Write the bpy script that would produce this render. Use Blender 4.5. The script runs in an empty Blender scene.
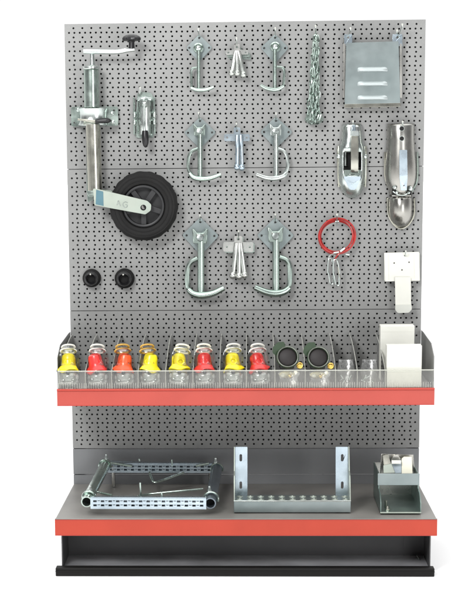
import bpy, math, random
import numpy as np
from mathutils import Vector, Matrix
from mathutils.geometry import tessellate_polygon
random.seed(7)
S = bpy.context.scene
COL = S.collection
R = math.radians
# ------------------------------------------------------------------ camera
CX, CY, CZ = 0.009, -4.698, 1.0964
PIT, YAW, ROLL, FPX, PX, PY = 0.16702, -0.04317, -0.00941, 1649.42, 178.095, 433.41
cp, sp, cy_, sy_, cr, sr = math.cos(PIT), math.sin(PIT), math.cos(YAW), math.sin(YAW), math.cos(ROLL), math.sin(ROLL)
FWD = Vector((sy_*cp, cy_*cp, -sp)); R0 = Vector((cy_, -sy_, 0)); U0 = R0.cross(FWD)
RT = cr*R0 + sr*U0; UP = -sr*R0 + cr*U0
CAM = Vector((CX, CY, CZ))
cam = bpy.data.cameras.new('camera'); co = bpy.data.objects.new('camera', cam); COL.objects.link(co)
co.matrix_world = Matrix(((RT.x, UP.x, -FWD.x, CX), (RT.y, UP.y, -FWD.y, CY), (RT.z, UP.z, -FWD.z, CZ), (0, 0, 0, 1)))
cam.sensor_fit = 'HORIZONTAL'; cam.sensor_width = 36; cam.lens = 36*FPX/475
cam.shift_x = (237.5-PX)/475; cam.shift_y = (PY-300)/475
cam.clip_end = 200; cam.clip_start = .05
S.camera = co

def ray(px, py): return (FWD + RT*((px-PX)/FPX) - UP*((py-PY)/FPX))
def W(px, py, d=0.0):            # the point of the plane d metres in front of the panels
    r = ray(px, py); t = (-d-CY)/r.y
    return CAM + r*t
def Z(px, py, z):                # the point of the horizontal plane at height z
    r = ray(px, py); t = (z-CZ)/r.z
    return CAM + r*t
MPX = .00277                     # metres per photo pixel at the panels

# ------------------------------------------------------------------ materials
def nodes(m): m.use_nodes = True; return m.node_tree.nodes, m.node_tree.links
def mat(name, col, rough=.5, metal=0., bump=0., bscale=400., var=0., vscale=6., col2=None, rvar=0., spec=None, coat=0.):
    m = bpy.data.materials.new(name); n, l = nodes(m); b = n['Principled BSDF']
    b.inputs['Base Color'].default_value = (*col, 1); b.inputs['Roughness'].default_value = rough
    b.inputs['Metallic'].default_value = metal
    if spec is not None: b.inputs['Specular IOR Level'].default_value = spec
    if coat: b.inputs['Coat Weight'].default_value = coat; b.inputs['Coat Roughness'].default_value = .15
    tc = n.new('ShaderNodeTexCoord')
    if var or col2:
        nz = n.new('ShaderNodeTexNoise'); nz.inputs['Scale'].default_value = vscale; nz.inputs['Detail'].default_value = 5
        l.new(tc.outputs['Object'], nz.inputs['Vector'])
        rp = n.new('ShaderNodeValToRGB'); rp.color_ramp.elements[0].position = .33; rp.color_ramp.elements[1].position = .67
        c2 = col2 if col2 else tuple(c*(1-var) for c in col)
        rp.color_ramp.elements[0].color = (*c2, 1); rp.color_ramp.elements[1].color = (*col, 1)
        l.new(nz.outputs['Fac'], rp.inputs['Fac']); l.new(rp.outputs['Color'], b.inputs['Base Color'])
        if rvar:
            mr = n.new('ShaderNodeMapRange'); mr.inputs['To Min'].default_value = rough-rvar; mr.inputs['To Max'].default_value = rough+rvar
            mr.inputs['From Min'].default_value = .3; mr.inputs['From Max'].default_value = .7
            nz2 = n.new('ShaderNodeTexNoise'); nz2.inputs['Scale'].default_value = vscale*3; l.new(tc.outputs['Object'], nz2.inputs['Vector'])
            l.new(nz2.outputs['Fac'], mr.inputs['Value']); l.new(mr.outputs['Result'], b.inputs['Roughness'])
    if bump:
        bn = n.new('ShaderNodeTexNoise'); bn.inputs['Scale'].default_value = bscale; bn.inputs['Detail'].default_value = 3
        l.new(tc.outputs['Object'], bn.inputs['Vector'])
        bp = n.new('ShaderNodeBump'); bp.inputs['Strength'].default_value = bump; bp.inputs['Distance'].default_value = .001
        l.new(bn.outputs['Fac'], bp.inputs['Height']); l.new(bp.outputs['Normal'], b.inputs['Normal'])
    return m
def clearmat(name, tint, gloss=.08, rough=.08, op=0.):
    m = bpy.data.materials.new(name); n, l = nodes(m); n.remove(n['Principled BSDF']); out = n['Material Output']
    t = n.new('ShaderNodeBsdfTransparent'); t.inputs['Color'].default_value = (*tint, 1)
    g = n.new('ShaderNodeBsdfGlossy'); g.inputs['Roughness'].default_value = rough; g.inputs['Color'].default_value = (1, 1, 1, 1)
    fr = n.new('ShaderNodeFresnel'); fr.inputs['IOR'].default_value = 1.45
    ad = n.new('ShaderNodeMath'); ad.operation = 'ADD'; ad.use_clamp = True; ad.inputs[1].default_value = gloss
    mx = n.new('ShaderNodeMixShader'); l.new(fr.outputs[0], ad.inputs[0]); l.new(ad.outputs[0], mx.inputs[0])
    l.new(t.outputs[0], mx.inputs[1]); l.new(g.outputs[0], mx.inputs[2])
    last = mx
    if op:
        d = n.new('ShaderNodeBsdfDiffuse'); d.inputs['Color'].default_value = (*[min(1, c*.9) for c in tint], 1)
        m2 = n.new('ShaderNodeMixShader'); m2.inputs[0].default_value = op
        l.new(mx.outputs[0], m2.inputs[1]); l.new(d.outputs[0], m2.inputs[2]); last = m2
    l.new(last.outputs[0], out.inputs['Surface'])
    return m
M = {}
M['panel'] = mat('grey powder coat', (.268, .270, .264), .45, .1, .45, 700, .17, 5.0)
M['shelfgrey'] = mat('shelf grey', (.240, .230, .212), .40, .1, .3, 500, .24, 7)
M['backplate'] = mat('back plate grey', (.21, .216, .222), .4, .2, .15, 900, .15, 3)
M['dark'] = mat('dark plinth', (.062, .062, .064), .5, .0, .1, 600, .2, 8)
M['litfloor'] = mat('lightened plinth floor', (.55, .56, .585), .28, .3, .1, 300, .45, 7)  # pale colour stands in for light reflected on the recess floor
M['black'] = mat('black foot', (.006, .0055, .005), .6, 0, .1, 500, spec=.25)
M['void'] = mat('hollow behind panels', (.006, .006, .007), .9, spec=.1)
M['red'] = mat('red strip', (.42, .050, .027), .45, 0, .05, 200, .10, 9, spec=.3)
M['pink'] = mat('pale red strip', (.44, .072, .055), .42, 0, .05, 200, .09, 9, spec=.3)
M['reddark'] = mat('strip lip', (.42, .04, .025), .4)
M['zinc'] = mat('bright zinc', (.68, .72, .69), .24, .95, 0, 160, vscale=16, col2=(.50, .56, .54), rvar=.06)
M['zincgreen'] = mat('greenish zinc', (.50, .58, .53), .23, .95, 0, 160, vscale=12, col2=(.36, .44, .40), rvar=.06)
M['zincblue'] = mat('bluish zinc', (.48, .56, .61), .27, .92, 0, 160, vscale=12, col2=(.36, .43, .48), rvar=.06)
M['zincmatt'] = mat('matt zinc sheet', (.27, .31, .31), .33, .75, 0, 200, vscale=9, col2=(.20, .24, .24), rvar=.05)
M['zincwarm'] = mat('yellowish zinc', (.56, .55, .475), .23, .95, 0, 160, vscale=10, col2=(.41, .41, .36), rvar=.06)
M['zincpale'] = mat('pale passivated zinc', (.39, .43, .375), .42, .6, 0, 200, vscale=12, col2=(.36, .41, .36), rvar=.05)
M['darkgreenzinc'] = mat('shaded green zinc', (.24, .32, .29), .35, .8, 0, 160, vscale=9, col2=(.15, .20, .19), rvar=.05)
M['catchzinc'] = mat('pinkish zinc', (.58, .58, .555), .27, .88, 0, 160, vscale=14, col2=(.46, .49, .46), rvar=.05)
M['blob'] = mat('yellowish bag filling', (.62, .56, .30), .35, 0, .1, 200, .35, 60, coat=.5)
M['louvre'] = mat('polished louvre', (.48, .53, .53), .42, .6, .01, 160)
M['bluepatch'] = mat('blue tinted zinc', (.10, .20, .24), .45, .5, .05, 200, .2, 20)
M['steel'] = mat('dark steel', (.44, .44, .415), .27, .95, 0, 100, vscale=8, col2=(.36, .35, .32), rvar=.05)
M['bluesteel'] = mat('blued steel tube', (.20, .235, .27), .36, .85, .02, 100, .2, 12)
M['rubber'] = mat('black rubber', (.0095, .0092, .009), .72, 0, .35, 300, .4, 18, spec=.3)
M['rim'] = mat('dark plastic rim', (.016, .0165, .018), .45, 0, .1, 300, .3, 20)
M['blackplastic'] = mat('black plastic', (.008, .008, .009), .34, 0, .08, 300)
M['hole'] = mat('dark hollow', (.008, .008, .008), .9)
M['redcable'] = mat('red cable', (.50, .022, .018), .3, 0, .1, 400, .45, 40, coat=.3)
M['white'] = mat('white plastic', (.68, .68, .62), .5, 0, .05, 300, .09, 10)
M['whitegrey'] = mat('greyish white plastic', (.55, .56, .51), .45, 0, .05, 300, .05, 14)
M['carton'] = mat('white carton', (.69, .69, .63), .75, 0, .2, 120, .07, 12)
M['cream'] = mat('cream card', (.80, .78, .64), .6, 0, .1, 200, .1, 20)
M['yellow'] = mat('yellow plastic', (.86, .72, .012), .35, 0, .1, 100, .12, 25, coat=.3)
M['redcap'] = mat('red plastic', (.72, .035, .03), .35, 0, .1, 100, .12, 25, coat=.3)
M['orangered'] = mat('orange red plastic', (.78, .09, .02), .35, 0, .1, 100, .12, 25, coat=.3)
M['greenflap'] = mat('dark green plastic', (.022, .048, .020), .5, 0, .1, 300, .2, 30)
M['face'] = mat('brown black face', (.009, .006, .006), .6, 0, .2, 300)
M['brass'] = mat('brass', (.75, .52, .14), .25, 1.0, .1, 100)
M['tag'] = mat('amber card', (.60, .36, .07), .5, 0, .1, 100, .3, 60)
M['clear'] = clearmat('clear acrylic', (.965, .965, .95), .01, .05, .02)
M['cleredge'] = clearmat('acrylic edge', (.86, .87, .81), .05, .2, .35)
M['blister'] = clearmat('clear blister', (.96, .97, .96), .035, .10, .0)
M['blistertray'] = clearmat('glint whitened blister tray', (.90, .93, .92), .22, .10, .42)  # white diffuse share paints in the glints of the clear cup
M['bag'] = clearmat('clear bag', (.93, .94, .92), .10, .2, .08)
M['floor'] = mat('white studio floor', (.9, .9, .9), .9, spec=.1)

# ------------------------------------------------------------------ helpers
ROOT = {}
class MB:
    def __init__(s): s.v = []; s.f = []
    def add(s, vs, fs):
        k = len(s.v); s.v += [Vector(v) for v in vs]; s.f += [tuple(i+k for i in f) for f in fs]
    def box(s, x0, x1, y0, y1, z0, z1, M4=None):
        vs = [Vector((x, y, z)) for x in (x0, x1) for y in (y0, y1) for z in (z0, z1)]
        if M4: vs = [M4 @ v for v in vs]
        s.add(vs, [(0, 1, 3, 2), (4, 6, 7, 5), (0, 4, 5, 1), (2, 3, 7, 6), (0, 2, 6, 4), (1, 5, 7, 3)]); return s
    def hexa(s, a, b):               # two quads joined (each four points, same order)
        s.add(list(a)+list(b), [(3, 2, 1, 0), (4, 5, 6, 7), (0, 1, 5, 4), (1, 2, 6, 5), (2, 3, 7, 6), (3, 0, 4, 7)]); return s
    def tube(s, pts, r, n=10, closed=False, flat=1.0):
        pts = [Vector(p) for p in pts]; N = len(pts)
        rr = r if isinstance(r, (list, tuple)) else [r]*N
        vs = []; prev = None
        for i, p in enumerate(pts):
            a = pts[(i-1) % N] if (closed or i > 0) else p; b = pts[(i+1) % N] if (closed or i < N-1) else p
            t = (b-a).normalized()
            if prev is None:
                u = t.cross(Vector((0, 1, 0)))
                if u.length < .1: u = t.cross(Vector((1, 0, 0)))
                u.normalize()
            else:
                u = prev - t*prev.dot(t)
                u.normalize()
            prev = u; w = t.cross(u)
            for k in range(n):
                an = 2*math.pi*k/n
                vs.append(p + u*(math.cos(an)*rr[i]) + w*(math.sin(an)*rr[i]*flat))
        fs = []
        for i in range(N if closed else N-1):
            j = (i+1) % N
            for k in range(n): fs.append((i*n+k, i*n+(k+1) % n, j*n+(k+1) % n, j*n+k))
        if not closed:
            fs.append(tuple(reversed(range(n)))); fs.append(tuple((N-1)*n+k for k in range(n)))
        s.add(vs, fs); return s
    def lathe(s, prof, o, ax=(0, -1, 0), n=32, sq=1.0, ref=None, cap=True):   # prof: (radius, distance along ax)
        ax = Vector(ax).normalized(); u = Vector(ref) if ref else ax.orthogonal(); u = (u-ax*u.dot(ax)).normalized(); w = ax.cross(u); o = Vector(o)
        vs = []
        for r, h in prof:
            for k in range(n):
                a = 2*math.pi*k/n; vs.append(o+ax*h+u*(r*math.cos(a))+w*(r*math.sin(a)*sq))
        m = len(prof); fs = [(i*n+k, i*n+(k+1) % n, (i+1)*n+(k+1) % n, (i+1)*n+k) for i in range(m-1) for k in range(n)]
        if cap: fs.append(tuple(reversed(range(n)))); fs.append(tuple((m-1)*n+k for k in range(n)))
        s.add(vs, fs); return s
    def ring(s, c, Rr, r, ax=(0, -1, 0), n=36, m=10, sq=1.0):
        ax = Vector(ax).normalized(); u = ax.orthogonal().normalized(); w = ax.cross(u)
        return s.tube([Vector(c)+u*(Rr*math.cos(2*math.pi*k/n))+w*(Rr*sq*math.sin(2*math.pi*k/n)) for k in range(n)], r, m, True)
    def plate(s, outer, holes, n, th):     # flat outline (world points), thickness th along n
        n = Vector(n).normalized(); loops = [[Vector(p) for p in outer]]+[[Vector(p) for p in h] for h in holes]
        flat = [p for L in loops for p in L]; k = len(flat)
        tri = tessellate_polygon(loops)
        s.add(flat+[p+n*th for p in flat], [])
        b = len(s.v)-2*k
        for t in tri:
            s.f.append(tuple(b+i for i in t)); s.f.append(tuple(b+k+i for i in reversed(t)))
        q = 0
        for L in loops:
            m = len(L)
            for i in range(m): j = (i+1) % m; s.f.append((b+q+i, b+q+j, b+k+q+j, b+k+q+i))
            q += m
        return s
    def sphere(s, c, r, n=12, sc=(1, 1, 1)):
        c = Vector(c); vs = []; m = n//2+1
        for i in range(m+1):
            t = math.pi*i/m
            for k in range(n):
                a = 2*math.pi*k/n; vs.append(c+Vector((r*sc[0]*math.sin(t)*math.cos(a), r*sc[1]*math.sin(t)*math.sin(a), r*sc[2]*math.cos(t))))
        s.add(vs, [(i*n+k, i*n+(k+1) % n, (i+1)*n+(k+1) % n, (i+1)*n+k) for i in range(m) for k in range(n)]); return s
    def build(s, name, m, parent=None, bevel=0., sharp=35, solid=0., subd=0, label=None):
        off = ROOT.get(parent.name, Vector()) if parent else Vector(getattr(s, 'o', (0, 0, 0)))
        me = bpy.data.meshes.new(name); me.from_pydata([tuple(v-off) for v in s.v], [], s.f)
        me.materials.append(M[m])
        import bmesh
        bm = bmesh.new(); bm.from_mesh(me); bmesh.ops.remove_doubles(bm, verts=bm.verts, dist=1e-6)
        bmesh.ops.recalc_face_normals(bm, faces=bm.faces); bm.to_mesh(me); bm.free()
        for p in me.polygons: p.use_smooth = True
        me.set_sharp_from_angle(angle=R(sharp))
        o = bpy.data.objects.new(name, me); COL.objects.link(o)
        ROOT[o.name] = off
        if parent: o.parent = parent
        else: o.location = off
        if solid:
            md = o.modifiers.new('solid', 'SOLIDIFY'); md.thickness = solid; md.offset = -1
        if bevel:
            md = o.modifiers.new('bevel', 'BEVEL'); md.width = bevel; md.segments = 2; md.limit_method = 'ANGLE'; md.angle_limit = R(40); md.harden_normals = False
        if label: o['label'] = label
        return o
def thing(name, loc, label, cat, group=None):
    o = bpy.data.objects.new(name, None); COL.objects.link(o); o.location = loc; o.empty_display_size = .05
    o['label'] = label; o['category'] = cat
    if group: o['group'] = group
    ROOT[o.name] = Vector(loc); return o
def tag(o, label, cat, group=None):
    o['label'] = label; o['category'] = cat
    if group: o['group'] = group
    return o
def solo(mb, name, m, loc, label, cat, group=None, **k):
    mb.o = loc; return tag(mb.build(name, m, None, **k), label, cat, group)
def smooth(pts, k=6):                 # Catmull-Rom through the points
    P = [Vector(p) for p in pts]; P = [P[0]*2-P[1]]+P+[P[-1]*2-P[-2]]; out = []
    for i in range(1, len(P)-2):
        for j in range(k):
            t = j/k; a, b, c, d = P[i-1:i+3]
            out.append(.5*((2*b)+(c-a)*t+(2*a-5*b+4*c-d)*t*t+(3*b-a-3*c+d)*t**3))
    out.append(P[-2]); return out
def circ(c, r, n=14, ax='y', sq=1.0):
    c = Vector(c); return [c+Vector((r*math.cos(2*math.pi*k/n), 0, r*sq*math.sin(2*math.pi*k/n))) for k in range(n)]
def rpoly(pts, rad, k=4):             # outline with rounded corners
    P = [Vector(p) for p in pts]; out = []; N = len(P)
    for i in range(N):
        a, b, c = P[i-1], P[i], P[(i+1) % N]; u = (a-b); v = (c-b); q = min(rad, u.length*.45, v.length*.45)
        s_, e_ = b+u.normalized()*q, b+v.normalized()*q
        for j in range(k+1): t = j/k; out.append(s_*(1-t)**2+b*2*t*(1-t)+e_*t*t)
    return out
def slot(c, hw, hh, n=5):             # stadium outline round c, longer side given by the larger half size
    c = Vector(c); r = min(hw, hh); out = []
    if hw >= hh: cs = [(hw-r, 0, -90), (-(hw-r), 0, 90)]
    else: cs = [(0, hh-r, 0), (0, -(hh-r), 180)]
    for x, z, a0 in cs:
        for j in range(n+1):
            a = R(a0+180*j/n); out.append(c+Vector((x+r*math.cos(a), 0, z+r*math.sin(a))))
    return out
FN = (0, -1, 0)

# ------------------------------------------------------------------ display unit
T = 1.46
unit = thing('shelving_unit', (0, 0, 0), 'tall grey perforated display wall with dark plinth and orange red edged base shelf', 'display stand')
def perf(z0, z1, name='perforated_panel'):
    mb = MB(); x0, x1 = -.5, .5; hr = .0029; t = .0015
    rows = 31; zs = [z1-.0125*(i+1) for i in range(rows)]
    oc = [(math.cos(R(22.5+45*k)), math.sin(R(22.5+45*k))) for k in range(8)]
    vs = []; fs = []
    def q(*p): k = len(vs); vs.extend(p); fs.append(tuple(range(k, k+len(p))))
    for i, z in enumerate(zs):
        zt, zb = z+.00625, z-.00625
        if i % 2 == 0: xs = [-.5+.025+.025*k for k in range(39)]; hp = .0125
        else: xs = [-.5+.0125+.015*k for k in range(66)]; hp = .0075
        q((x0, 0, zb), (xs[0]-hp, 0, zb), (xs[0]-hp, 0, zt), (x0, 0, zt))
        q((xs[-1]+hp, 0, zb), (x1, 0, zb), (x1, 0, zt), (xs[-1]+hp, 0, zt))
        for x in xs:
            k = len(vs)
            vs.extend([(x+a*hr, 0, z+b*hr) for a, b in oc])        # 0..7
            vs.extend([(x+a*hr, t, z+b*hr) for a, b in oc])        # 8..15
            vs.extend([(x+hp, 0, zt), (x-hp, 0, zt), (x-hp, 0, zb), (x+hp, 0, zb)])   # 16..19
            fs.extend([(k+16, k+0, k+1), (k+17, k+2, k+3), (k+18, k+4, k+5), (k+19, k+6, k+7)])
            fs.extend([(k+16, k+1, k+2, k+17), (k+17, k+3, k+4, k+18), (k+18, k+5, k+6, k+19), (k+19, k+7, k+0, k+16)])
            for j in range(8): fs.append((k+j, k+8+j, k+8+(j+1) % 8, k+(j+1) % 8))
    g = .0009
    q((x0, 0, zs[0]+.00625), (x1, 0, zs[0]+.00625), (x1, 0, z1-g), (x0, 0, z1-g))
    q((x0, 0, z0+g), (x1, 0, z0+g), (x1, 0, zs[-1]-.00625), (x0, 0, zs[-1]-.00625))
    # folded edges
    q((x0, 0, z1-g), (x1, 0, z1-g), (x1, .02, z1-g), (x0, .02, z1-g)); q((x0, 0, z0+g), (x0, .02, z0+g), (x1, .02, z0+g), (x1, 0, z0+g))
    q((x0, 0, z0+g), (x0, 0, z1-g), (x0, .02, z1-g), (x0, .02, z0+g)); q((x1, 0, z0+g), (x1, .02, z0+g), (x1, .02, z1-g), (x1, 0, z1-g))
    me = bpy.data.meshes.new(name); me.from_pydata(vs, [], fs); me.materials.append(M['panel'])
    o = bpy.data.objects.new(name, me); COL.objects.link(o); o.parent = unit; return o
for k in range(3): perf(T-.4*(k+1), T-.4*k)
MB().box(-.497, .497, .026, .030, .262, T-.003).build('shade_backing', 'void', unit)  # near-black sheet added to keep the holes dark and stop light leaking through
MB().box(-.4985, -.470, .0205, .060, 0, T-.004).build('upright', 'backplate', unit)
MB().box(.470, .4985, .0205, .060, 0, T-.004).build('upright', 'backplate', unit)
# plain plate under the perforated panels, with its bend line
HB = .157; DB = .47
MB().box(-.5, .5, 0, .018, .184, .2585).build('plain_panel', 'backplate', unit, bevel=.001)
MB().box(-.5, .5, .002, .018, HB-.004, .1815).build('plain_panel', 'backplate', unit, bevel=.001)
bs = MB().box(-.5, .5, -DB+.003, 0.0015, HB-.022, HB-.002).build('base_shelf', 'shelfgrey', unit, bevel=.0015)
MB().box(-.5005, .5005, -DB-.004, -DB+.0028, HB-.0460, HB-.0022).build('price_strip', 'red', bs, bevel=.001)
MB().box(-.5005, .5005, -DB-.0050, -DB+.0028, HB-.0019, HB-.0004).build('strip_lip', 'shelfgrey', bs, bevel=.0006)
for sx in (-1, 1):
    x = sx*.4880
    MB().box(min(x, x-sx*.003), max(x, x-sx*.003), -.4402, .0, .0, HB-.0225).build('side_cheek', 'dark', unit)
pb = MB().box(-.4845, .4845, -.302, -.298, .016, HB-.0225).build('plinth_board', 'dark', unit)
MB().box(-.4845, .4845, -.4400, -.3025, .008, .0165).build('plinth_floor', 'litfloor', unit)
ft = MB().box(-.502, .496, -.470, -.4405, 0, .0225).build('kick_rail', 'black', unit, bevel=.002)
MB().box(-.502, .496, -.4722, -.4702, .0125, .0150).build('rail_ridge', 'black', ft)
a = W(417, 556, .34); b = W(421, 562, .36)
MB().tube([a, b], .0022, 6).build('floor_clip', 'zinc', unit)
for sx in (-1, 1):
    MB().box(min(sx*.43, sx*.4842), max(sx*.43, sx*.4842), -.3035, -.3022, .0165, HB-.023).build('board_flange', 'dark', unit)

MB().box(-.5003, .5003, -DB-.0046, -DB-.0041, HB-.0455, HB-.0440).build('strip_edge', 'reddark', bs)
MB().box(-.5003, .5003, -DB-.0046, -DB-.0041, HB-.0050, HB-.0036).build('strip_edge', 'reddark', bs)
# ------------------------------------------------------------------ upper shelf
H2 = .484; D2 = .3635
sh = thing('shelf', (0, 0, H2), 'upper shelf with pale red price strip and clear acrylic compartments along it', 'shelf')
MB().box(-.4985, .4985, -D2+.003, -.002, H2-.02, H2).build('shelf_board', 'shelfgrey', sh, bevel=.0015)
ps = MB().box(-.5, .5, -D2-.003, -D2+.0028, H2-.044, H2-.0035).build('price_strip', 'pink', sh, bevel=.001)
MB().box(-.5, .5, -D2-.0055, -D2+.0028, H2-.0032, H2+.0018).build('strip_lip', 'reddark', ps, bevel=.0006)
for sx in (-1, 1):
    x = sx*.5005; z0 = H2-.03
    mb = MB().plate([(x, -.001, z0), (x, -D2+.035, z0), (x, -D2+.035, .565), (x, -.255, .592), (x, -.05, .60), (x, -.001, .60)], [], (sx, 0, 0), .002)
    mb.build('end_bracket', 'panel', sh, bevel=.0004)
MB().box(-.4998, .4998, -D2-.0036, -D2-.0031, H2-.0432, H2-.0420).build('strip_edge', 'reddark', ps)
# front riser with ribs
rz = H2+.0485
rs = MB().box(-.498, .498, -D2+.0035, -D2+.0055, H2+.002, rz).build('riser', 'clear', sh)
mb = MB()
for k in range(160):
    x = -.496+.992*k/159; mb.box(x-.0005, x+.0005, -D2+.0022, -D2+.0034, H2+.002, H2+.0170)
mb.build('riser_ribs', 'cleredge', rs)
MB().tube([(-.498, -D2+.0045, rz), (.498, -D2+.0045, rz)], .0016, 6).build('riser_rim', 'cleredge', rs)
DIV = []
fx = [56.5, 85.2, 111.5, 138, 165.4, 192.8, 219.4, 246.2, 274.7, 305, 335.3, 357, 385]
for px in fx:
    x = W(px, 380, D2-.008).x; x = max(-.4955, x); DIV.append(x)
    out = [(x, -.003, H2+.002), (x, -D2+.0065, H2+.002), (x, -D2+.0065, H2+.046)]
    for k in range(1, 10):
        t = k/9; out.append((x, -D2+.0065+t*(D2-.012), H2+.046+.062*(1-(1-t)**1.7)))
    dv = MB().plate(out, [], (1, 0, 0), .0012).build('divider', 'clear', sh)
    e = [Vector(p)+Vector((.0006, 0, 0)) for p in out[1:]]
    MB().tube(e, .0012, 6).build('divider_edge', 'cleredge', dv)

# ------------------------------------------------------------------ peg hooks
def peg(px, py, tx, ty, label, L=.05, r=.0020, x=None):
    a = W(px, py, 0); b = W(tx, ty, L); a.y = .004
    t = thing('peg_hook', W(px, py, 0), label, 'hook', 'peg hooks')
    m = Vector((b.x*.35+a.x*.65, -L*.55, a.z*.9+b.z*.1)); p = Vector(b); q = p+Vector((0, -.003, .006))
    MB().tube(smooth([a, m, p, q], 5), r, 8).build('wire', 'zinc', t)
    MB().sphere(q, r*1.5, 10).build('tip', 'whitegrey', t)
    return t
# ------------------------------------------------------------------ jockey wheel
o = W(92.5, 203, .045)
jw = thing('jockey_wheel', o, 'trailer jockey wheel with zinc tube, crank on top and black rubber wheel at the bottom', 'jockey wheel')
dj = .05
def vt(x0, y0, x1, y1, d): return W(x0, y0, d), W(x1, y1, d)
a, b = vt(91.8, 107.5, 91.3, 69.5, dj); rO = .0215
MB().lathe([(rO-.0014, 0), (rO, .001), (rO, (b-a).length-.002), (rO-.002, (b-a).length)], a, b-a, 32).build('outer_tube', 'zincgreen', jw)
MB().lathe([(rO*1.02, 0), (rO*1.1, .002), (rO*1.1, .007), (rO*.9, .010), (rO*.5, .012)], b, b-a, 32).build('tube_cap', 'zinc', jw)
a2, b2 = vt(92.5, 68, 92.0, 53, dj)
MB().lathe([(.0082, 0), (.0082, .012), (.0062, .016), (.0062, (b2-a2).length)], a2, b2-a2, 20).build('spindle', 'zinc', jw)
cr_ = [W(83.5, 51.6, dj+.008), W(92, 51.6, dj+.008), W(105, 51.9, dj+.009), W(118, 51.9, dj+.010), W(127, 50.2, dj+.012), W(134.5, 49.2, dj+.012)]
MB().tube(smooth(cr_, 5), [.0062]*16+[.0062]*9+[.006], 12, flat=.75).build('crank_arm', 'zinc', jw)
kb = W(131.7, 48.5, dj+.012)
kp = [(.0085, 0), (.0080, .006), (.0078, .016), (.0105, .0195), (.0200, .0200), (.0232, .0225), (.0235, .0275), (.0205, .0320), (.014, .0360), (.0075, .0375), (.001, .038)]
mb = MB().lathe(kp, kb, (0, 0, 1), 36)
for i, v in enumerate(mb.v):
    dx, dy = v.x-kb.x, v.y-kb.y; rr = math.hypot(dx, dy)
    if rr > .012:
        an = math.atan2(dy, dx); f = 1+.10*math.cos(6*an); v.x = kb.x+dx*f; v.y = kb.y+dy*f
mb.build('crank_knob', 'blackplastic', jw)
# clamp
cl = MB(); c0 = W(95, 116.3, .030)
P = rpoly([W(71, 107, .012), W(118, 106.5, .012), W(118.5, 126, .012), W(71.5, 126.5, .012)], .006)
h1_ = circ(W(74.5, 123, .012), .0026, 10); h2_ = circ(W(114, 110.5, .012), .003, 10)
cbk = cl.plate(P, [h1_, h2_], FN, .004).build('clamp_plate', 'zincgreen', jw, bevel=.0006)
mb = MB(); sec = []
for (pyy, k) in ((106.8, 1.0), (108.5, 1.12), (112, 1.02), (117, 1.0), (122, 1.04), (125, 1.14), (126.8, 1.02)):
    c = W(92, pyy, .045); row = []
    for j in range(15):
        t = math.pi*j/14; x = -math.cos(t)*.0375*k; y = -abs(math.sin(t))**.75*.036*k
        row.append(Vector((c.x+x, -.018+y, c.z)))
    sec.append(row)
mb.add([v for r_ in sec for v in r_], [(i*15+j, i*15+j+1, (i+1)*15+j+1, (i+1)*15+j) for i in range(6) for j in range(14)])
mb.build('clamp_jaw', 'zinc', jw, solid=.003, sharp=50)
for px, py in ((78.5, 110), (112, 113.5), (113, 122)):
    mb = MB().lathe([(.0062, 0), (.0062, .004), (.0045, .005), (.003, .0075), (.001, .008)], W(px, py, .016), FN, 6); mb.build('bolt', 'zinc', jw)
mb = MB().tube(smooth([W(78, 119.6, .058), W(84, 120.2, .063), W(94, 121.2, .066), W(98, 121.2, .066)], 4), [.0028]*4+[.0036]*9, 10)
lv = mb.build('clamp_lever', 'zincwarm', jw)
mb = MB().tube(smooth([W(95.2, 121, .066), W(99, 121, .066), W(105, 120.6, .067), W(109, 120.6, .067), W(111.5, 120.8, .067)], 3), [.0045, .0055, .006, .0065, .0068, .007, .0072, .0073, .007, .006, .0045, .003, .001], 12)
mb.build('lever_grip', 'blackplastic', lv)
# inner tube
a, b = vt(93, 126, 95, 192, .046); a.z += .004; rI = .0205
MB().lathe([(rI, 0), (rI, (b-a).length)], a, b-a, 32).build('inner_tube', 'zincwarm', jw)
mb = MB(); mb.plate([W(86.3, 126, .030), W(90, 126, .030), W(92.5, 186, .030), W(93.5, 200, .030), W(88, 202.5, .030), W(86.8, 190, .030)], [], FN, .005).build('side_strap', 'zincgreen', jw, bevel=.0005)
MB().box(b.x-.017, b.x+.018, b.y-.017, b.y+.017, b.z-.012, b.z+.002).build('tube_foot', 'zincgreen', jw, bevel=.001)
# wheel: axis towards the viewer
wc = W(143.8, 206, .045); wr = .0968
tyre = [(.058, -.012), (.062, -.021), (.075, -.0255), (.087, -.024), (.0935, -.018), (.0965, -.008), (wr, 0), (.0965, .008), (.0935, .018), (.087, .024), (.075, .0255), (.062, .021), (.058, .012)]
wh = MB(); nT = 72; wh.lathe(tyre, wc, FN, nT, cap=False)
for i, v in enumerate(wh.v):
    r_ = math.hypot(v.x-wc.x, v.z-wc.z)
    if r_ > .0945:
        an = i % nT
        if an % 4 < 2: s_ = .984; v.x = wc.x+(v.x-wc.x)*s_; v.z = wc.z+(v.z-wc.z)*s_
wheel = wh.build('wheel', 'rubber', jw, sharp=30)
mb = MB()
for rr, hh in ((.0815, .0262), (.071, .0258)): mb.ring(wc+Vector((0, -hh+.0012, 0)), rr, .0013, FN, 60, 6)
mb.build('tyre_ridge', 'rubber', wheel)
mb = MB().lathe([(.0585, -.016), (.0585, .017), (.0555, .0185), (.051, .017), (.051, -.010), (.0585, -.016)], wc, FN, 48, cap=False)
mb.lathe([(.020, -.018), (.020, .018), (.017, .021), (.006, .021)], wc, FN, 24)
for k in range(5):
    a = 2*math.pi*(k+.25)/5; rot = Matrix.Translation(wc) @ Matrix.Rotation(a, 4, 'Y')
    mb.box(.016, .053, -.012, .008, -.0075, .0075, rot)
mb.lathe([(.052, .0), (.018, .0)], wc+Vector((0, .008, 0)), FN, 40, cap=False)
mb.build('rim', 'rim', wheel, bevel=.001)
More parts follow.
